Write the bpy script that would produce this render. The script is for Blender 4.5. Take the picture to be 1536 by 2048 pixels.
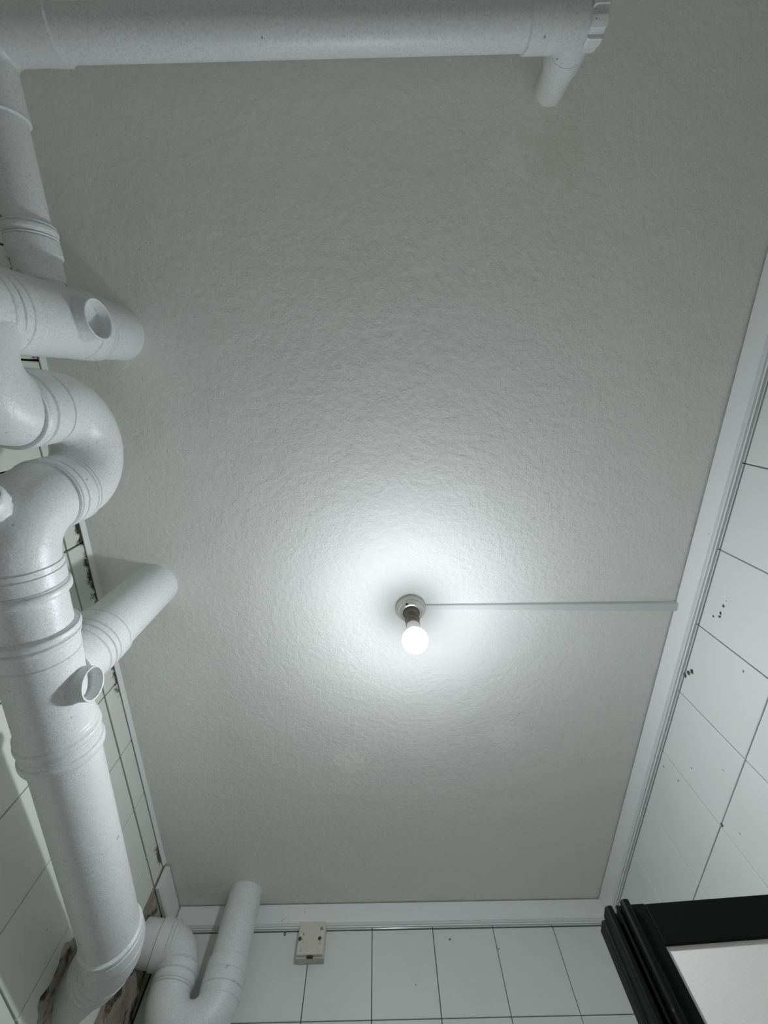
import bpy, math, random
from mathutils import Vector, Matrix
random.seed(7)
S = bpy.context.scene
for o in list(bpy.data.objects): bpy.data.objects.remove(o)
COL = S.collection
EYE = 1.55            # camera height above the floor; coordinates below are relative to the camera

# ------------------------------------------------------------------ camera
cd = bpy.data.cameras.new('camera'); cam = bpy.data.objects.new('camera', cd); COL.objects.link(cam)
R = Matrix(((0.99983683, 0.00071829, -0.01804984), (-0.00497320, -0.94988774, -0.31328190), (-0.01737035, 0.31332054, -0.94972918)))
cam.matrix_world = Matrix.Translation((0, 0, EYE)) @ R.to_4x4()
cd.sensor_fit = 'VERTICAL'; cd.sensor_height = 36; cd.lens = 813.85 * 36 / 2048
cd.clip_start = .01; cd.clip_end = 50
S.camera = cam
# ------------------------------------------------------------------ world, exposure
w = bpy.data.worlds.new('world'); S.world = w; w.use_nodes = True
w.node_tree.nodes['Background'].inputs[0].default_value = (.8, .82, .85, 1)
w.node_tree.nodes['Background'].inputs[1].default_value = .7
S.cycles.max_bounces = 14; S.cycles.diffuse_bounces = 12; S.cycles.glossy_bounces = 4
S.view_settings.view_transform = 'Standard'; S.view_settings.look = 'None'
S.view_settings.exposure = 0.08; S.view_settings.gamma = 1; S.view_settings.use_curve_mapping = False
BULB = 810.0

# ------------------------------------------------------------------ materials
def mat(name, col, rough=.5, bump=(), spots=None, metal=0, tint=None, spec=.5, blots=()):
    m = bpy.data.materials.new(name); m.use_nodes = True; t = m.node_tree; N = t.nodes; L = t.links
    b = N['Principled BSDF']; b.inputs['Roughness'].default_value = rough; b.inputs['Metallic'].default_value = metal
    b.inputs['Specular IOR Level'].default_value = spec
    g = N.new('ShaderNodeNewGeometry').outputs['Position']
    c = N.new('ShaderNodeRGB'); c.outputs[0].default_value = (*col, 1); cur = c.outputs[0]
    def noise(scale, detail=3, rough_=.5):
        n = N.new('ShaderNodeTexNoise'); n.inputs['Scale'].default_value = scale; n.inputs['Detail'].default_value = detail
        n.inputs['Roughness'].default_value = rough_; L.new(g, n.inputs['Vector']); return n.outputs['Fac']
    def ramp(x, a, b_):
        r = N.new('ShaderNodeMapRange'); r.interpolation_type = 'SMOOTHSTEP'
        r.inputs['From Min'].default_value = a; r.inputs['From Max'].default_value = b_; L.new(x, r.inputs['Value']); return r.outputs[0]
    def mix(f, a, colr):
        x = N.new('ShaderNodeMix'); x.data_type = 'RGBA'; L.new(f, x.inputs[0]); L.new(a, x.inputs[6]); x.inputs[7].default_value = (*colr, 1); return x.outputs[2]
    m['h'] = 0
    if tint:
        for (sc, a, b_, colr) in tint: cur = mix(ramp(noise(sc, 4, .6), a, b_), cur, colr)
    if spots:
        for (sc, a, b_, colr) in spots: cur = mix(ramp(noise(sc, 2, .4), a, b_), cur, colr)
    for (c_, r_, colr, sc, th) in blots:       # single stains: a noisy patch around a point of the wall or ceiling
        d_ = N.new('ShaderNodeVectorMath'); d_.operation = 'DISTANCE'; L.new(g, d_.inputs[0]); d_.inputs[1].default_value = (c_[0], c_[1], c_[2] + EYE)
        a_ = N.new('ShaderNodeMath'); a_.operation = 'MULTIPLY_ADD'; L.new(d_.outputs['Value'], a_.inputs[0]); a_.inputs[1].default_value = -1 / r_; L.new(noise(sc, 4, .65), a_.inputs[2])
        cur = mix(ramp(a_.outputs[0], th, th + .12), cur, colr)
    L.new(cur, b.inputs['Base Color'])
    prev = None
    for (sc, dist, strength) in bump:
        bn = N.new('ShaderNodeBump'); bn.inputs['Distance'].default_value = dist; bn.inputs['Strength'].default_value = strength
        L.new(noise(sc, 4, .55), bn.inputs['Height'])
        if prev: L.new(prev, bn.inputs['Normal'])
        prev = bn.outputs[0]
    if prev: L.new(prev, b.inputs['Normal'])
    return m, t, b, g, cur, noise, ramp, mix

M = {}
M['pipe'] = mat('painted_pipe', (.74, .755, .75), .36, [(55, .003, .3), (420, .0012, .3)],
                [(38, .765, .79, (.5, .5, .48)), (90, .765, .785, (.3, .3, .29))], tint=[(320, .42, .72, (.60, .61, .605)), (7, .5, .75, (.69, .70, .685))])[0]
M['ceiling'] = mat('ceiling_paint', (.865, .865, .835), .62, [(9, .012, .25), (70, .005, .4), (260, .0022, .45)],
                   [(60, .74, .77, (.93, .93, .90))], blots=[((-.079, 1.068, .91), .16, (.95, .94, .90), 110, .15), ((.372, .989, .91), .2, (.93, .92, .885), 110, .2), ((.25, -.39, .91), .22, (.92, .91, .87), 60, .3), ((.33, -.40, .91), .2, (.84, .82, .74), 30, .2)], tint=[(2.2, .5, .8, (.84, .83, .785))])[0]
M['wallpaint'] = mat('wall_paint', (.82, .82, .80), .6, [(40, .003, .4)])[0]
M['floor'] = mat('floor_tile', (.78, .77, .74), .45, [(30, .002, .3)])[0]
M['trim'] = mat('trim_paint', (.81, .82, .815), .42, [(18, .003, .4), (160, .001, .35)], [(75, .77, .785, (.4, .4, .38))])[0]
M['trunk'] = mat('trunking_plastic', (.72, .73, .72), .45, [(60, .001, .3)])[0]
M['cement'] = mat('bare_cement', (.30, .265, .20), .9, [(35, .012, .7), (150, .004, .6)], [],
                  tint=[(14, .42, .68, (.46, .425, .35)), (22, .52, .66, (.05, .045, .035))])[0]
M['dark'] = mat('black_aluminium', (.0035, .0035, .0035), .5, [(90, .0006, .3)], [(150, .75, .78, (.04, .04, .04))], spec=.12)[0]
M['panel'] = mat('frosted_acrylic', (.70, .675, .655), .55, [(240, .0006, .4)])[0]
M['chrome'] = mat('holder_cream', (.60, .60, .57), .28, [(60, .0008, .3)], metal=.35)[0]
M['bronze'] = mat('aged_brass', (.16, .145, .115), .4, [(80, .0008, .4)], metal=.7)[0]
M['collar'] = mat('bulb_collar', (.8, .8, .78), .35)[0]
M['box'] = mat('aged_plastic', (.62, .60, .52), .5, [(60, .0012, .3)], [(70, .68, .72, (.25, .23, .18))], tint=[(24, .5, .7, (.52, .49, .40))])[0]
M['hole'] = mat('screw_dark', (.05, .04, .03), .8)[0]
M['screw'] = mat('screw_brown', (.10, .075, .05), .55, metal=.5)[0]

def tile_mat(name, mould):
    m, t, b, g, cur, noise, ramp, mix = mat(name, (.74, .755, .705) if mould else (.735, .755, .735), .2, [(14, .0015, .18)], [(48, .765, .785, (.2, .2, .19))],
                                            tint=[(3, .45, .75, (.71, .71, .645) if mould else (.70, .715, .685))],
                                            blots=[] if mould else [((.785, yy, zz), rr, (.05, .055, .045), 260, .12) for yy, zz, rr in ((.691, .825, .017), (.702, .833, .018), (.716, .841, .016), (.487, .795, .010), (.506, .797, .010), (.515, .796, .011), (.524, .812, .009), (.963, .643, .012))])
    if mould:   # black mould growing along the top of the tiling
        N, L = t.nodes, t.links
        sep = N.new('ShaderNodeSeparateXYZ'); L.new(g, sep.inputs[0])
        def math_(op, x, y):
            q = N.new('ShaderNodeMath'); q.operation = op
            for i_, k_ in enumerate((x, y)):
                if isinstance(k_, (int, float)): q.inputs[i_].default_value = k_
                else: L.new(k_, q.inputs[i_])
            return q.outputs[0]
        up = ramp(sep.outputs[2], EYE + .835, EYE + .900)
        patch = None
        for cy, wy in ((.41, .17), (-.03, .09), (-.27, .14), (.75, .07), (1.43, .05), (.1, .05)):
            d_ = math_('ABSOLUTE', math_('SUBTRACT', sep.outputs[1], cy), 0)
            r_ = math_('SUBTRACT', 1, ramp(d_, wy * .55, wy))
            patch = r_ if patch is None else math_('MAXIMUM', patch, r_)
        nz = noise(42, 6, .75)
        val = math_('ADD', math_('MULTIPLY', up, .75), math_('MULTIPLY', nz, 1.1))
        a2 = N.new('ShaderNodeMath'); a2.operation = 'MULTIPLY'; L.new(ramp(val, 1.12, 1.30), a2.inputs[0]); L.new(patch, a2.inputs[1])
        L.new(mix(a2.outputs[0], cur, (.03, .028, .022)), b.inputs['Base Color'])
    return m
M['tile'] = tile_mat('white_tile', False)
M['tile_m'] = tile_mat('white_tile_mould', True)
M['grout'] = mat('dark_grout', (.06, .06, .055), .9, [(60, .003, .5)], tint=[(5, .62, .72, (.36, .37, .35))])[0]
M['grout_l'] = mat('black_grout', (.018, .017, .014), .9, [(60, .003, .5)], tint=[(7, .64, .75, (.12, .11, .09))])[0]
M['glow'] = bpy.data.materials.new('lit_bulb'); M['glow'].use_nodes = True
_n = M['glow'].node_tree.nodes; _n.remove(_n['Principled BSDF']); _e = _n.new('ShaderNodeEmission')
_e.inputs[0].default_value = (.90, .955, 1, 1)
_g = _n.new('ShaderNodeNewGeometry'); _s = _n.new('ShaderNodeSeparateXYZ'); _r = _n.new('ShaderNodeMapRange'); _l = M['glow'].node_tree.links
_l.new(_g.outputs['Position'], _s.inputs[0]); _l.new(_s.outputs[2], _r.inputs['Value'])      # the diffuser is dimmer towards the cap
for _k, _v in (('From Min', EYE + .745), ('From Max', EYE + .780), ('To Min', BULB), ('To Max', BULB * .022)): _r.inputs[_k].default_value = _v
_l.new(_r.outputs[0], _e.inputs[1])
M['glow'].node_tree.links.new(_e.outputs[0], _n['Material Output'].inputs[0])

# ------------------------------------------------------------------ mesh helpers
def link(name, me, parent=None):
    o = bpy.data.objects.new(name, me); COL.objects.link(o)
    if parent: o.parent = parent
    return o
def mesh(name, v, f, m, parent=None, smooth=False, lift=True):
    me = bpy.data.meshes.new(name)
    if lift: v = [(a, b, c + EYE) for a, b, c in v]
    me.from_pydata(v, [], f); me.materials.append(M[m]); me.validate(); me.update()
    import bmesh
    bm = bmesh.new(); bm.from_mesh(me); bmesh.ops.recalc_face_normals(bm, faces=bm.faces); bm.to_mesh(me); bm.free()
    if smooth:
        for p in me.polygons: p.use_smooth = True
        try: me.set_sharp_from_angle(angle=math.radians(40))
        except Exception: pass
    return link(name, me, parent)
def boxgeo(x0, x1, y0, y1, z0, z1):
    v = [(x, y, z) for x in (x0, x1) for y in (y0, y1) for z in (z0, z1)]
    return v, [(0, 1, 3, 2), (4, 6, 7, 5), (0, 4, 5, 1), (2, 3, 7, 6), (0, 2, 6, 4), (1, 5, 7, 3)]
def box(name, x0, x1, y0, y1, z0, z1, m, parent=None, bev=0):
    v, f = boxgeo(x0, x1, y0, y1, z0, z1); o = mesh(name, v, f, m, parent)
    if bev: bevel(o, bev)
    return o
def bevel(o, wdt, seg=2):
    b = o.modifiers.new('bevel', 'BEVEL'); b.width = wdt; b.segments = seg; b.limit_method = 'ANGLE'
def tag(o, label=None, cat=None, group=None, kind=None):
    if label: o['label'] = label
    if cat: o['category'] = cat
    if group: o['group'] = group
    if kind: o['kind'] = kind
    return o
def empty(name, p, label=None, cat=None, kind=None, group=None):
    o = bpy.data.objects.new(name, None); COL.objects.link(o); o.empty_display_size = .05
    tag(o, label, cat, group, kind); return o     # kept at the world origin so that children stay in room coordinates
SEG = 56
def sweep(name, pts, rad, m, parent, cap=(True, True), seg=SEG):
    pts = [Vector(p) for p in pts]; n = len(pts)
    rad = rad if isinstance(rad, (list, tuple)) else [rad] * n
    tan = [((pts[min(i + 1, n - 1)] - pts[max(i - 1, 0)])) for i in range(n)]
    for i in range(n):      # repeated points keep the neighbour's direction
        if tan[i].length < 1e-9: tan[i] = tan[i - 1]
        tan[i] = tan[i].normalized()
    u = tan[0].orthogonal().normalized(); v = []; f = []
    for i in range(n):
        u = (u - tan[i] * u.dot(tan[i])).normalized(); ww = tan[i].cross(u)
        for k in range(seg):
            a = 2 * math.pi * k / seg; v.append(tuple(pts[i] + (u * math.cos(a) + ww * math.sin(a)) * rad[i]))
    for i in range(n - 1):
        for k in range(seg):
            k2 = (k + 1) % seg; f.append((i * seg + k, i * seg + k2, (i + 1) * seg + k2, (i + 1) * seg + k))
    if cap[0]: f.append(tuple(range(seg))[::-1])
    if cap[1]: f.append(tuple((n - 1) * seg + k for k in range(seg)))
    return mesh(name, v, f, m, parent, smooth=True)
def revolve(name, p0, axis, prof, m, parent, cap=(True, True), seg=SEG):
    """prof: list of (distance along axis, radius); may turn back on itself for hollow ends"""
    p0 = Vector(p0); t = Vector(axis).normalized(); u = t.orthogonal().normalized(); ww = t.cross(u); v = []; f = []
    for s, r in prof:
        c = p0 + t * s
        for k in range(seg):
            a = 2 * math.pi * k / seg; v.append(tuple(c + (u * math.cos(a) + ww * math.sin(a)) * r))
    for i in range(len(prof) - 1):
        for k in range(seg):
            k2 = (k + 1) % seg; f.append((i * seg + k, i * seg + k2, (i + 1) * seg + k2, (i + 1) * seg + k))
    if cap[0]: f.append(tuple(range(seg))[::-1])
    if cap[1]: f.append(tuple((len(prof) - 1) * seg + k for k in range(seg)))
    return mesh(name, v, f, m, parent, smooth=True)
def profile(L, base, beads=(), grooves=(), step=.001):
    """radius along a fitting: base = [(s, r)...] linear, beads (s, half width, height), grooves (s, half width, depth)"""
    ss = sorted(set([i * step for i in range(int(L / step) + 1)] + [L])); out = []
    for s in ss:
        r = base[0][1]
        for (s0, r0), (s1, r1) in zip(base, base[1:]):
            if s >= s0: r = r1 if s >= s1 else r0 + (r1 - r0) * (s - s0) / (s1 - s0)
        for c, h, a in beads:
            q = abs(s - c) / h
            if q < 1: r += a * math.sqrt(1 - q * q)
        for c, h, a in grooves:
            q = abs(s - c) / h
            if q < 1: r -= a * 1.5 * (1 - q)
        out.append((s, r))
    return out
def arc(c, a, b, t0=0, t1=90, n=20):
    """points c + a cos t + b sin t"""
    c, a, b = Vector(c), Vector(a), Vector(b); out = []
    for i in range(n + 1):
        t = math.radians(t0 + (t1 - t0) * i / n); out.append(c + a * math.cos(t) + b * math.sin(t))
    return out
def fillet(pts, rads, n=18):
    pts = [Vector(p) for p in pts]; out = [pts[0]]
    for i in range(1, len(pts) - 1):
        d0 = (pts[i - 1] - pts[i]).normalized(); d1 = (pts[i + 1] - pts[i]).normalized(); r = rads[i - 1]
        ang = d0.angle(d1); tl = r / math.tan(ang / 2); c = pts[i] + (d0 + d1).normalized() * (r / math.sin(ang / 2))
        a = pts[i] + d0 * tl - c; b = pts[i] + d1 * tl - c; tot = a.angle(b); e2 = (b - a * (a.dot(b) / a.dot(a))).normalized() * a.length
        out += [c + a * math.cos(tot * k / n) + e2 * math.sin(tot * k / n) for k in range(n + 1)]
    out.append(pts[-1]); return out
def extrude(name, poly, f3, a, b, m, parent=None, kind=None):
    """poly of (u, v); f3(u, v, t) -> point, swept from t=a to t=b"""
    n = len(poly); v = [f3(p, q, a) for p, q in poly] + [f3(p, q, b) for p, q in poly]
    f = [(i, (i + 1) % n, n + (i + 1) % n, n + i) for i in range(n)] + [tuple(range(n))[::-1], tuple(range(n, 2 * n))]
    o = mesh(name, v, f, m, parent)
    if kind: o['kind'] = kind
    return o

# ------------------------------------------------------------------ the room
H = .91; XL, XR, YB, YF = -.688, .785, 1.73, -1.05; FL = -EYE; T = .008; TOP = .845
def plane_grid(name, x0, x1, y0, y1, z, z2, m): return box(name, x0, x1, y0, y1, z, z2, m)
tag(box('ceiling', XL - .15, XR + .15, YF - .15, YB + .15, H, H + .12, 'ceiling'), kind='structure')
tag(box('floor', XL - .15, XR + .15, YF - .15, YB + .15, FL - .1, FL, 'floor'), kind='structure')
wl = tag(box('wall_left', XL - .12, XL - T, YF - .15, YB + .15, FL, H, 'grout_l'), kind='structure')
wb = tag(box('wall_back', XL - .12, XR + .12, YB + T, YB + .12, FL, H, 'grout'), kind='structure')
tag(box('wall_front', XL - .12, XR + .12, YF - .12, YF, FL, H, 'wallpaint'), kind='structure')
OY0, OY1, OZ = -.03, .77, .445          # doorway in the right wall
v = []; f = []
for a in ((YF - .15, OY0, FL, H), (OY1, YB + .15, FL, H), (OY0, OY1, OZ, H)):
    vv, ff = boxgeo(XR + T, XR + .12, *a); n0 = len(v); v += vv; f += [tuple(i + n0 for i in q) for q in ff]
wr = tag(mesh('wall_right', v, f, 'grout'), kind='structure')

tile_cache = {}
GAP = .0009
def tile(wall, m, u0, u1, v0, v1, place, rot):
    g = .0016 if m == 'tile_m' else GAP
    wd, hg = round(u1 - u0 - 2.5 * g, 4), round(v1 - v0 - 2 * g, 4)
    if wd < .008 or hg < .008: return
    key = (wd, hg, m)
    if key not in tile_cache:
        e = .0014; d = T; vv = []
        for (ins, z) in ((0, -d), (0, -e), (e * .45, -e * .3), (e * 1.6, 0)):
            vv += [(-wd / 2 + ins, -hg / 2 + ins, z), (wd / 2 - ins, -hg / 2 + ins, z), (wd / 2 - ins, hg / 2 - ins, z), (-wd / 2 + ins, hg / 2 - ins, z)]
        ff = [(k * 4 + i, k * 4 + (i + 1) % 4, k * 4 + 4 + (i + 1) % 4, k * 4 + 4 + i) for k in range(3) for i in range(4)] + [(12, 13, 14, 15)]
        o = mesh('tile', vv, ff, m, None, lift=False); tile_cache[key] = o.data
        for p in o.data.polygons[:-1]: p.use_smooth = False
    else:
        o = link('tile', tile_cache[key])
    o.parent = wall
    o.matrix_local = Matrix.Translation(Vector(place((u0 + u1) / 2, (v0 + v1) / 2)) + Vector((0, 0, EYE))) @ rot @ \
        Matrix.Rotation(random.uniform(-.0025, .0025), 4, 'X') @ Matrix.Rotation(random.uniform(-.0025, .0025), 4, 'Y')
rows = [(TOP - .2 * (k + 1), TOP - .2 * k - (.002 if k == 0 else 0)) for k in range(5)]
def cols(off, lo, hi):
    out = []; k = math.floor((lo - off) / .2); x = off + k * .2
    while x < hi - 1e-6:
        a, b = max(x, lo), min(x + .2, hi)
        if b - a > .01: out.append((a, b))
        x += .2
    return out
YT = 1.497   # the tiling on the left wall stops here
rotL = Matrix(((0, 0, 1, 0), (1, 0, 0, 0), (0, 1, 0, 0), (0, 0, 0, 1)))          # faces +X
rotR = Matrix(((0, 0, -1, 0), (-1, 0, 0, 0), (0, 1, 0, 0), (0, 0, 0, 1)))        # faces -X
rotB = Matrix(((1, 0, 0, 0), (0, 0, -1, 0), (0, 1, 0, 0), (0, 0, 0, 1)))         # faces -Y
def left_ok(a, b, z0, z1): return True
for a, b in cols(.37, YF, YT):
    for z0, z1 in [(TOP, .897)] + rows: tile(wl, 'tile_m', a, b, z0, z1, lambda p, q: (XL, p, q), rotL)
for a, b in cols(.37, YF, YB):
    for z0, z1 in rows:
        if a > OY0 - .01 and b < OY1 + .01 and z1 < OZ + .01: continue
        tile(wr, 'tile', a, b, z0, z1, lambda p, q: (XR, p, q), rotR)
for a, b in cols(-.016, XL, XR):
    for z0, z1 in rows: tile(wb, 'tile', a, b, z0, z1, lambda p, q: (p, YB, q), rotB)
# top course behind the boards
for a, b in cols(.37, YF, YB): tile(wr, 'tile', a, b, TOP, H - .002, lambda p, q: (XR, p, q), rotR)
for a, b in cols(-.016, XL, XR): tile(wb, 'tile', a, b, TOP, H - .002, lambda p, q: (p, YB, q), rotB)
# bare cement beyond the last tiles of the left wall, and the mortar round the pipe hole
def mortar(cy, cz, ry, rz, name='mortar_patch'):
    n = 40; v = []; f = []
    for j, (k, d) in enumerate(((1.12, 0), (1.0, .0025), (.5, .004))):
        for i in range(n):
            a = 2 * math.pi * i / n; q = k * (1 + .13 * math.sin(3 * a + 1) + .08 * math.sin(7 * a) + .05 * math.sin(13 * a + 2))
            v.append((XL + d, cy + ry * q * math.cos(a), cz + rz * q * math.sin(a)))
    for j in range(2):
        for i in range(n): f.append((j * n + i, j * n + (i + 1) % n, j * n + n + (i + 1) % n, j * n + n + i))
    f.append(tuple(2 * n + i for i in range(n)))
    mesh(name, v, f, 'cement', wl)
box('cement_render', XL - T - .002, XL - .004, YT + .004, YB, FL, H, 'cement', wl)

# boards and beads along the ceiling
TP = [(0, .848), (.006, .848), (.006, .8515), (.011, .8515), (.0125, .8535), (.0165, .857), (.0165, .9065), (0, .9065)]
tag(extrude('trim_1', TP, lambda u, z, t: (t, YB - u, z), -.667, XR - .0165, 'trim'), 'white painted board under the ceiling along the back wall', kind='structure')
tag(extrude('trim_2', TP, lambda u, z, t: (XR - u, t, z), YF, YB, 'trim'), 'long white painted board under the ceiling along the right wall', kind='structure')
tag(extrude('trim_3', [(0, .845), (.010, .845), (.015, .85), (.015, .9065), (0, .9065)], lambda u, z, t: (XL + u, t, z), YT + .012, YB, 'trim'),
    'short white board end in the back left corner above the curved pipe', kind='structure')
tag(extrude('trim_4', [(0, .8985), (.0025, .8985), (.005, .905), (.007, .91), (0, .91)], lambda u, z, t: (XL - .002 + u, t, z), YF, YT, 'trim'),
    'thin bead of white paint between ceiling and left wall tiles', kind='structure')

# ------------------------------------------------------------------ pipes
RP = .0545; RS = .0585
def ring_end(name, p, d, L, parent, beads=(), grooves=(), r=RS, lip=.0035, base=None):
    base = base or [(0, RP), (.003, r), (L - .003, r), (L, RP)]
    return revolve(name, p, d, profile(L, base, beads, grooves), 'pipe', parent)

# main horizontal drain --------------------------------------------------
A0, A1 = Vector((-.538, .25, .562)), Vector((-.570, 1.085, .558)); AX = (A1 - A0).normalized()
def at(y): return A0 + AX * ((y - A0.y) / AX.y)
soil = empty('drain_pipe', A0, 'thick white drain pipe running the length of the left wall, ending in an elbow', 'pipe')
ring_end('coupling', at(.262), AX, .056, soil, beads=[(.047, .008, .004)], grooves=[(.012, .002, .0022), (.036, .002, .0018), (.054, .002, .002)])
sweep('pipe', [at(.31), at(.39)], RP, 'pipe', soil)
tee = revolve('branch_fitting', at(.372), AX, profile(.262, [(0, RP), (.003, .0605), (.018, .0605), (.024, .0585), (.056, .0575), (.062, .0565), (.19, .0565), (.197, .059), (.232, .059), (.24, .0605), (.256, .0605), (.262, RP)],
        beads=[(.008, .006, .003), (.022, .005, .002), (.198, .005, .0015), (.212, .006, .0032), (.246, .008, .0025)],
        grooves=[(.015, .0018, .002), (.05, .0016, .0016), (.204, .0016, .002), (.226, .0016, .0016), (.237, .0018, .002)]), 'pipe', soil)
ba = at(.487)
revolve('neck', ba + Vector((0, 0, .03)), (0, 0, 1), profile(.055, [(0, .058), (.03, .0565), (.055, .0565)]), 'pipe', tee)
st = at(.487)
revolve('access_stub', st + Vector((.023, 0, .0)), (1, -.02, .03), [(0, .034), (.022, .0315), (.028, .0285), (.052, .0283), (.0525, .0275), (.052, .0255), (.03, .025), (.029, .0)], 'pipe', tee, cap=(True, False))
sweep('pipe', [at(.60), at(1.18)], RP, 'pipe', soil)
EB = .08
e0 = at(1.175); e_dir = Vector((-.70, .70, -.12)).normalized(); lat = (e_dir - AX * e_dir.dot(AX)).normalized()
ep = arc(e0 + lat * EB, -lat * EB, AX * EB, 0, math.degrees(AX.angle(e_dir)), 22)
sweep('elbow', ep + [ep[-1] + e_dir * .03], RP + .002, 'pipe', soil)
ring_end('coupling', at(1.132), AX, .058, soil, grooves=[(.014, .0024, .0028), (.046, .0022, .0024)], base=[(0, RP), (.004, .0595), (.04, .0605), (.058, .0575)])
ring_end('coupling', ep[-1] - e_dir * .004, e_dir, .045, soil, grooves=[(.010, .0024, .0028), (.026, .0022, .0025), (.038, .002, .002)], base=[(0, .057), (.003, .0595), (.040, .0605), (.045, RP)])
sweep('pipe', [ep[-1], ep[-1] + e_dir * ((XL - .02 - ep[-1].x) / e_dir.x)], RP, 'pipe', soil)
hole = ep[-1] + e_dir * ((XL - ep[-1].x) / e_dir.x)

mortar(hole.y - .025, hole.z + .003, .092, .07)
# vertical branch dropping from the ceiling --------------------------------
br = empty('branch_pipe', ba, 'straight white pipe dropping from the ceiling onto the middle of the thick drain', 'pipe')
sweep('pipe', [(ba.x, ba.y, .68), (ba.x, ba.y, .93)], RP - .001, 'pipe', br)
revolve('socket', (ba.x, ba.y, .635), (0, 0, 1), profile(.08, [(0, .055), (.004, .0585), (.072, .0585), (.08, .054)], grooves=[(.018, .0018, .0022), (.032, .0016, .0018), (.064, .0016, .0016), (.073, .0016, .0018)]), 'pipe', br)

# trap below the upstairs outlet ------------------------------------------
XT = -.528; YI, YU, YD = -.086, .046, .182
tr = empty('drain_trap', (XT, YI, .6), 'white pipe trap of tight bends beside the left wall, with a round open stub', 'pipe')
sweep('riser', [(XT, YI, .80), (XT, YI, .93)], RP, 'pipe', tr)
fit = revolve('access_fitting', (XT, YI, .56), (0, 0, 1), profile(.275, [(0, RP), (.003, .0585), (.085, .0585), (.09, .0575), (.21, .0575), (.214, .0585), (.262, .059), (.275, RP)],
        beads=[(.040, .007, .0022)], grooves=[(.05, .0022, .0028), (.066, .0015, .0018), (.088, .0014, .001), (.215, .0017, .0022), (.248, .0016, .0018), (.256, .0016, .0018)]), 'pipe', tr)
revolve('access_stub', (XT + .028, YI, .735), (1, -.04, -.05), [(0, .036), (.022, .0335), (.028, .031), (.050, .031), (.0508, .0297), (.050, .0282), (.031, .0272), (.029, .018), (.0305, .0)], 'pipe', fit, cap=(True, False))
Ru = (YU - YI) / 2; Rv = (YD - YU) / 2; ZU = .632; ZV = .684
upts = arc((XT, (YI + YU) / 2, ZU), (0, -Ru, 0), (0, 0, -Ru), 0, 180, 36)
sweep('trap_bend', [Vector((XT, YI, ZU + .02))] + upts + [Vector((XT, YU, ZU + .03))], .0553, 'pipe', tr)
revolve('coupling', (XT, YU, .604), (0, 0, 1), profile(.066, [(0, .0545), (.002, .0578), (.062, .0582), (.066, .0555)], beads=[(.012, .006, .0012)], grooves=[(.022, .0026, .0032), (.058, .0017, .0022)]), 'pipe', tr)
vpts = arc((XT, (YU + YD) / 2, ZV), (0, -Rv, 0), (0, 0, Rv), 0, 180, 36)
sweep('trap_bend', [Vector((XT, YU, ZV - .03))] + vpts + [Vector((XT, YD, ZV - .03))], .0553, 'pipe', tr)
RE = .078
epts = arc((XT, YD + RE, .562 + RE), (0, -RE, 0), (0, 0, -RE), 0, 90, 22)
for k, p in enumerate(epts): p.x = XT + (A0.x - XT) * k / (len(epts) - 1)
sweep('elbow', [Vector((XT, YD, .67))] + epts + [at(.29)], .0562, 'pipe', tr)
revolve('coupling', (XT, YD, .628), (0, 0, 1), profile(.062, [(0, .0555), (.002, .059), (.055, .0585), (.062, .0545)], grooves=[(.006, .002, .002), (.02, .0017, .0022), (.044, .0015, .0018), (.052, .0015, .002)]), 'pipe', tr)

kc = Vector((XT, YD + RE, .562 + RE)); kd = Vector((.25, -.62, -.70)).normalized()
plug = revolve('cleanout_plug', kc + Vector((0, -.62, -.72)).normalized() * (RE + .045) , kd, [(0, .024), (.022, .022), (.024, .027), (.026, .0285), (.044, .0285), (.047, .026), (.047, .010), (.051, .009), (.051, .0)], 'pipe', tr, (True, False), 10)

# second trap by the back wall ---------------------------------------------
XC, YC = -.440, 1.648; XC2, YC2 = -.577, 1.632
t2 = empty('drain_trap', (XC, YC, .6), 'white pipe trap in the back left corner, its straight leg crossing the back wall board', 'pipe')
sweep('riser', [(XC, YC, .70), (XC, YC, .93)], RP - .001, 'pipe', t2)
revolve('socket', (XC, YC, .655), (0, 0, 1), profile(.085, [(0, .056), (.012, .0585), (.078, .0585), (.085, .054)], grooves=[(.022, .0018, .0015), (.05, .0018, .0012)]), 'pipe', t2)
mid = (Vector((XC, YC, .667)) + Vector((XC2, YC2, .667))) / 2; hv = (Vector((XC, YC, .667)) - Vector((XC2, YC2, .667))) / 2
up2 = arc(mid, hv, Vector((0, 0, -hv.length)), 0, 180, 36)
sweep('trap_bend', [Vector((XC, YC, .70))] + up2 + [Vector((XC2, YC2, .69))], .0553, 'pipe', t2)
revolve('coupling', (XC2, YC2, .672), (0, 0, 1), profile(.055, [(0, .0555), (.002, .058), (.05, .058), (.055, .0545)], beads=[(.016, .006, .0012)], grooves=[(.006, .002, .0022), (.027, .0018, .0018), (.048, .0015, .0015)]), 'pipe', t2)
R2 = .062
d2 = Vector((-.96, -.27, 0)).normalized()
ep2 = arc(Vector((XC2, YC2, .700)) + d2 * R2, -d2 * R2, Vector((0, 0, R2)), 0, 90, 22)
sweep('elbow', [Vector((XC2, YC2, .68))] + ep2, .0553, 'pipe', t2)
ring_end('coupling', ep2[-1] - d2 * .032, d2, .055, t2, grooves=[(.012, .002, .002), (.022, .002, .002)])
sweep('pipe', [ep2[-1] + d2 * .02, ep2[-1] + d2 * .11], RP, 'pipe', t2)

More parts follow.
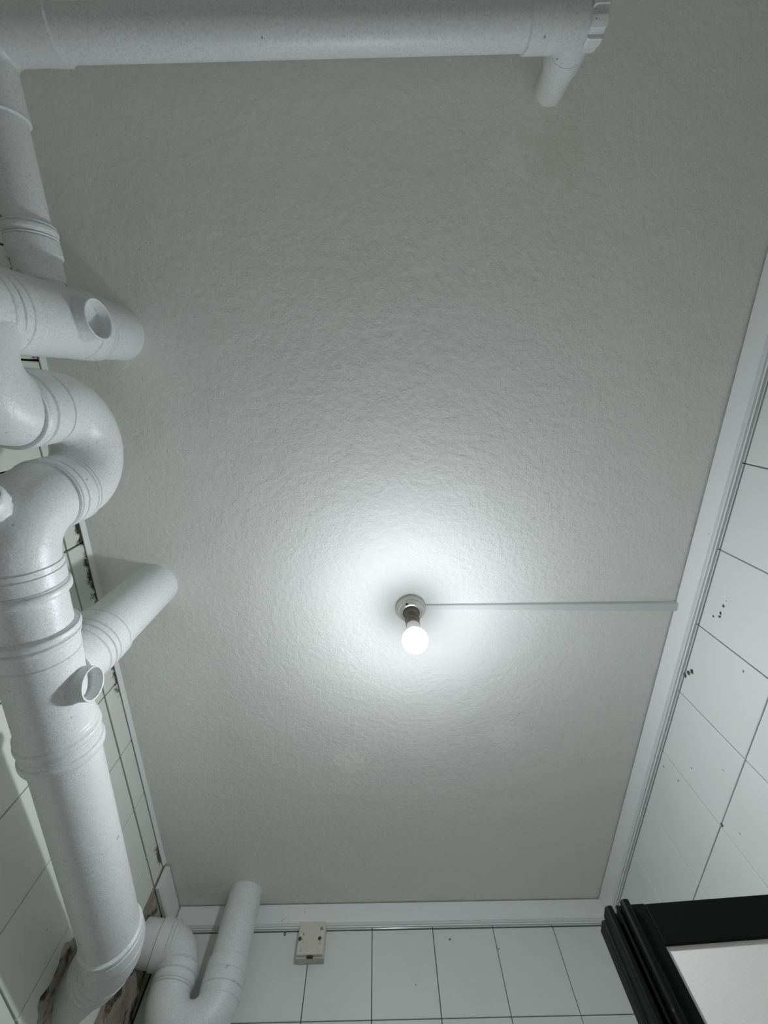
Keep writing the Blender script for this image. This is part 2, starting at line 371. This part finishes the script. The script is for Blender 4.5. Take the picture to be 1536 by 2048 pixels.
# small waste pipe crossing the ceiling ------------------------------------
ws = empty('waste_pipe', (0, -.45, .75), 'thinner white waste pipe crossing the top of the ceiling and turning along the left wall', 'pipe')
rw = .0295
W0, W1, W2 = Vector((.296, -.504, .80)), Vector((-.548, -.449, .756)), Vector((-.531, -.15, .737))
wd = (W1 - W0).normalized(); wy = (W2 - W1).normalized()
sweep('pipe', [W0 + wd * .06, W1 - wd * .08], rw, 'pipe', ws)
sweep('elbow', fillet([W1 - wd * .095, W1, W1 + wy * .085], [.036]), rw + .0022, 'pipe', ws)
revolve('socket', W1 - wd * .105, wd, profile(.04, [(0, rw), (.002, rw + .0035), (.04, rw + .002)]), 'pipe', ws)
revolve('socket', W1 + wy * .055, wy, profile(.042, [(0, rw + .002), (.0385, rw + .0032), (.04, rw + .004), (.042, rw)]), 'pipe', ws)
sweep('pipe', [W1 + wy * .07, W2 + wy * .03], rw, 'pipe', ws)
revolve('socket', W2 - wy * .072, wy, profile(.082, [(0, rw), (.003, rw + .005), (.045, rw + .0065), (.05, rw + .003), (.082, rw + .003)], beads=[(.01, .005, .0016)], grooves=[(.006, .0016, .0018), (.018, .0016, .0018), (.022, .0014, .0015)]), 'pipe', ws)
revolve('socket', W0 + wd * .075, -wd, profile(.045, [(0, rw), (.002, rw + .003), (.045, rw + .003)], grooves=[(.03, .0014, .0014)]), 'pipe', ws)
sweep('elbow', fillet([W0 + wd * .06, W0 + Vector((.006, 0, 0)), W0 + Vector((.008, .010, .06))], [.036]), rw + .001, 'pipe', ws)
revolve('neck', W0 + wd * .05, -wd, [(0, rw + .002), (.055, rw + .002), (.062, .026), (.078, .025)], 'pipe', ws)
sweep('riser', [W0 + Vector((.008, .009, .045)), W0 + Vector((.011, .020, .13))], .0265, 'pipe', ws)
revolve('socket', W0 + Vector((.007, .006, .032)), (.02, .08, 1), profile(.03, [(0, rw + .001), (.026, rw + .0015), (.03, .027)], grooves=[(.012, .0014, .0012)]), 'pipe', ws)
# ribbed screw cap on the end of the elbow
cp = W0 - wd * .014; u = wd.orthogonal().normalized(); ww = wd.cross(u); v = []; f = []; nn = 64
for s, k in ((0, .94), (.004, 1), (.022, 1), (.025, .94), (.025, .72), (.018, .68), (.018, .01)):
    for i in range(nn):
        ph = (i % 8) / 8; rr = .0305 if 1 <= (i % 8) <= 5 else .0265
        if k < .9: rr = .028
        a = 2 * math.pi * i / nn; v.append(tuple(cp - wd * s + (u * math.cos(a) + ww * math.sin(a)) * rr * k))
for j in range(6):
    for i in range(nn): f.append((j * nn + i, j * nn + (i + 1) % nn, (j + 1) * nn + (i + 1) % nn, (j + 1) * nn + i))
f += [tuple(range(nn)), tuple(6 * nn + i for i in range(nn))]
tag(mesh('cleanout_cap', v, f, 'pipe', ws), 'ribbed white screw cap')

# ------------------------------------------------------------------ lamp
LX, LY = .086, .557
lh = empty('lamp_holder', (LX, LY, H), 'round metal batten lamp holder screwed to the middle of the ceiling', 'lamp holder')
def down(name, prof, m, parent, cap=(True, True)): return revolve(name, (LX, LY, H), (0, 0, -1), prof, m, parent, cap, 48)
down('base_plate', profile(.016, [(0, .0375), (.010, .0375), (.013, .0355), (.016, .0345)], grooves=[(.004, .001, .001), (.0085, .001, .0015)], step=.0005), 'chrome', lh)
cvr = down('cover_ring', profile(.027, [(.012, .0335), (.018, .0335), (.024, .030), (.027, .024)], grooves=[(.0165, .001, .0012)], step=.0005)[22:], 'chrome', lh)
down('socket_sleeve', [(.022, .021), (.027, .021), (.029, .0175), (.034, .0175), (.036, .0165), (.052, .0165), (.054, .018), (.058, .018), (.06, .0162), (.074, .0158), (.076, .0172), (.082, .0172), (.084, .016)], 'bronze', lh)
for a in (100, 280):
    sx, sy = LX + .027 * math.cos(math.radians(a + 145)), LY + .027 * math.sin(math.radians(a + 145))
    revolve('screw', (sx, sy, H - .0225), (0, 0, -1), [(0, .0032), (.004, .0032), (.005, .0022), (.005, .0)], 'hole', cvr, (True, False), 16)
lb = empty('light_bulb', (LX, LY, .774), 'lit white globe bulb hanging in the ceiling lamp holder', 'bulb')
down('collar', [(.084, .0165), (.092, .0170), (.1, .0172), (.108, .0180), (.1145, .0186)], 'collar', lb)
gp = [(.1135, .0180)]
for k in range(1, 25):
    a = math.radians(38 + (180 - 38) * k / 24); gp.append((.137 - .0290 * math.cos(a), .0290 * math.sin(a) if k < 24 else .0002))
down('globe', gp, 'glow', lb)

# cable trunking from the lamp to the right-hand board
tk = extrude('cable_trunking', [(.5475, .911), (.5475, .8985), (.549, .897), (.5695, .897), (.571, .8985), (.571, .911)],
             lambda p, q, t: (t, LY - .004 + (p - .559) * (.45 + .55 * min(1, (t - .11) / .66)), q if q > .905 else .91 - (.91 - q) * (.55 + .45 * (t - .11) / .66)), LX + .034, XR - .0165, 'trunk')
tag(tk, 'slim white cable trunking from the ceiling lamp to the right wall', 'trunking')

# junction box on the back wall ---------------------------------------------
jb = empty('junction_box', (-.208, YB, .80), 'yellowed plastic junction box under the board on the back wall', 'junction box')
box('back_box', -.252, -.165, 1.7, YB, .7635, .8475, 'box', jb, .002)
cov = box('cover', -.2495, -.1665, 1.687, 1.702, .7665, .8475, 'box', jb, .0025)
for x in (-.2435, -.1815):
    revolve('screw', (x, 1.6885, .804), (0, -1, 0), [(0, .0052), (.0022, .0052), (.003, .004), (.0028, .0)], 'screw', cov, (True, False), 20)
box('cable_slot', -.216, -.198, 1.690, 1.700, .7625, .767, 'hole', jb)
pl = revolve('wall_plug', (-.301, YB + .004, .837), (0, -1, 0), [(0, .0042), (.006, .0042), (.0066, .003), (.003, .0022), (.003, .0)], 'hole', None, (True, False), 16)
tag(pl, 'small dark wall plug left of the junction box', 'wall plug')

# ------------------------------------------------------------------ folded bathroom door
dr = empty('door_1', (.6, .7, 0), 'black framed folding door with a frosted white panel, folded open at the right', kind='structure')
O = Vector((.386, .731, 0)); ds = Vector((.996, -.093, 0)).normalized(); dt = Vector((.093, .996, 0)).normalized()
DT = .381; DB = FL + .012
def dpoly(name, poly, z0, z1, m, parent, bev=.0015):
    o = extrude(name, poly, lambda s, t, z: tuple(O + ds * s + dt * t + Vector((0, 0, z))), z0, z1, m, parent)
    if bev: bevel(o, bev)
    return o
def rect(s0, s1, t0, t1): return [(s0, t0), (s1, t0), (s1, t1), (s0, t1)]
SW = .385
for (t0, t1, s0) in ((0, .026, -.033), (.033, .059, -.045)):
    dpoly('stile', rect(s0, .006, t0, t1), DB, DT, 'dark', dr)
    dpoly('stile', rect(SW - .045, SW, t0, t1), DB, DT, 'dark', dr)
    dpoly('rail', rect(.006, SW - .045, t0 + .0005, t1 - .0005), DT - .047, DT - .0005, 'dark', dr)
    dpoly('rail', rect(.006, SW - .045, t0 + .0005, t1 - .0005), DB, DB + .06, 'dark', dr)
    dpoly('panel', rect(.004, SW - .043, t0 + .0035, t1 - .0035), DB + .05, DT - .04, 'panel', dr, 0)
dpoly('hinge_profile', [(-.029, -.001), (-.029, -.009), (-.026, -.0115), (-.020, -.0115), (-.017, -.009), (-.017, -.001)], DB, DT + .001, 'dark', dr, .001)
dpoly('hinge_profile', [(-.037, .001), (-.037, -.004), (-.0335, -.004), (-.0335, .001)], DB, DT - .002, 'dark', dr, .0008)
dpoly('hinge_profile', [(-.052, .0), (-.049, -.003), (-.043, -.003), (-.041, .0), (-.041, .014), (-.034, .016), (-.034, .022), (-.052, .022)], DB, DT - .001, 'dark', dr, .001)
dpoly('hinge_profile', [(-.056, .026), (-.053, .023), (-.045, .023), (-.045, .05), (-.056, .05)], DB, DT - .004, 'dark', dr, .001)
d2o = empty('door_2', (XR, .37, 0), 'black door frame lining the doorway in the right wall', kind='structure')
box('jamb', XR - .006, XR + .09, OY1 - .04, OY1, FL, OZ, 'dark', d2o, .002)
box('jamb', XR - .006, XR + .09, OY0, OY0 + .04, FL, OZ, 'dark', d2o, .002)
box('head', XR - .006, XR + .09, OY0 + .04, OY1 - .04, OZ - .045, OZ, 'dark', d2o, .002)
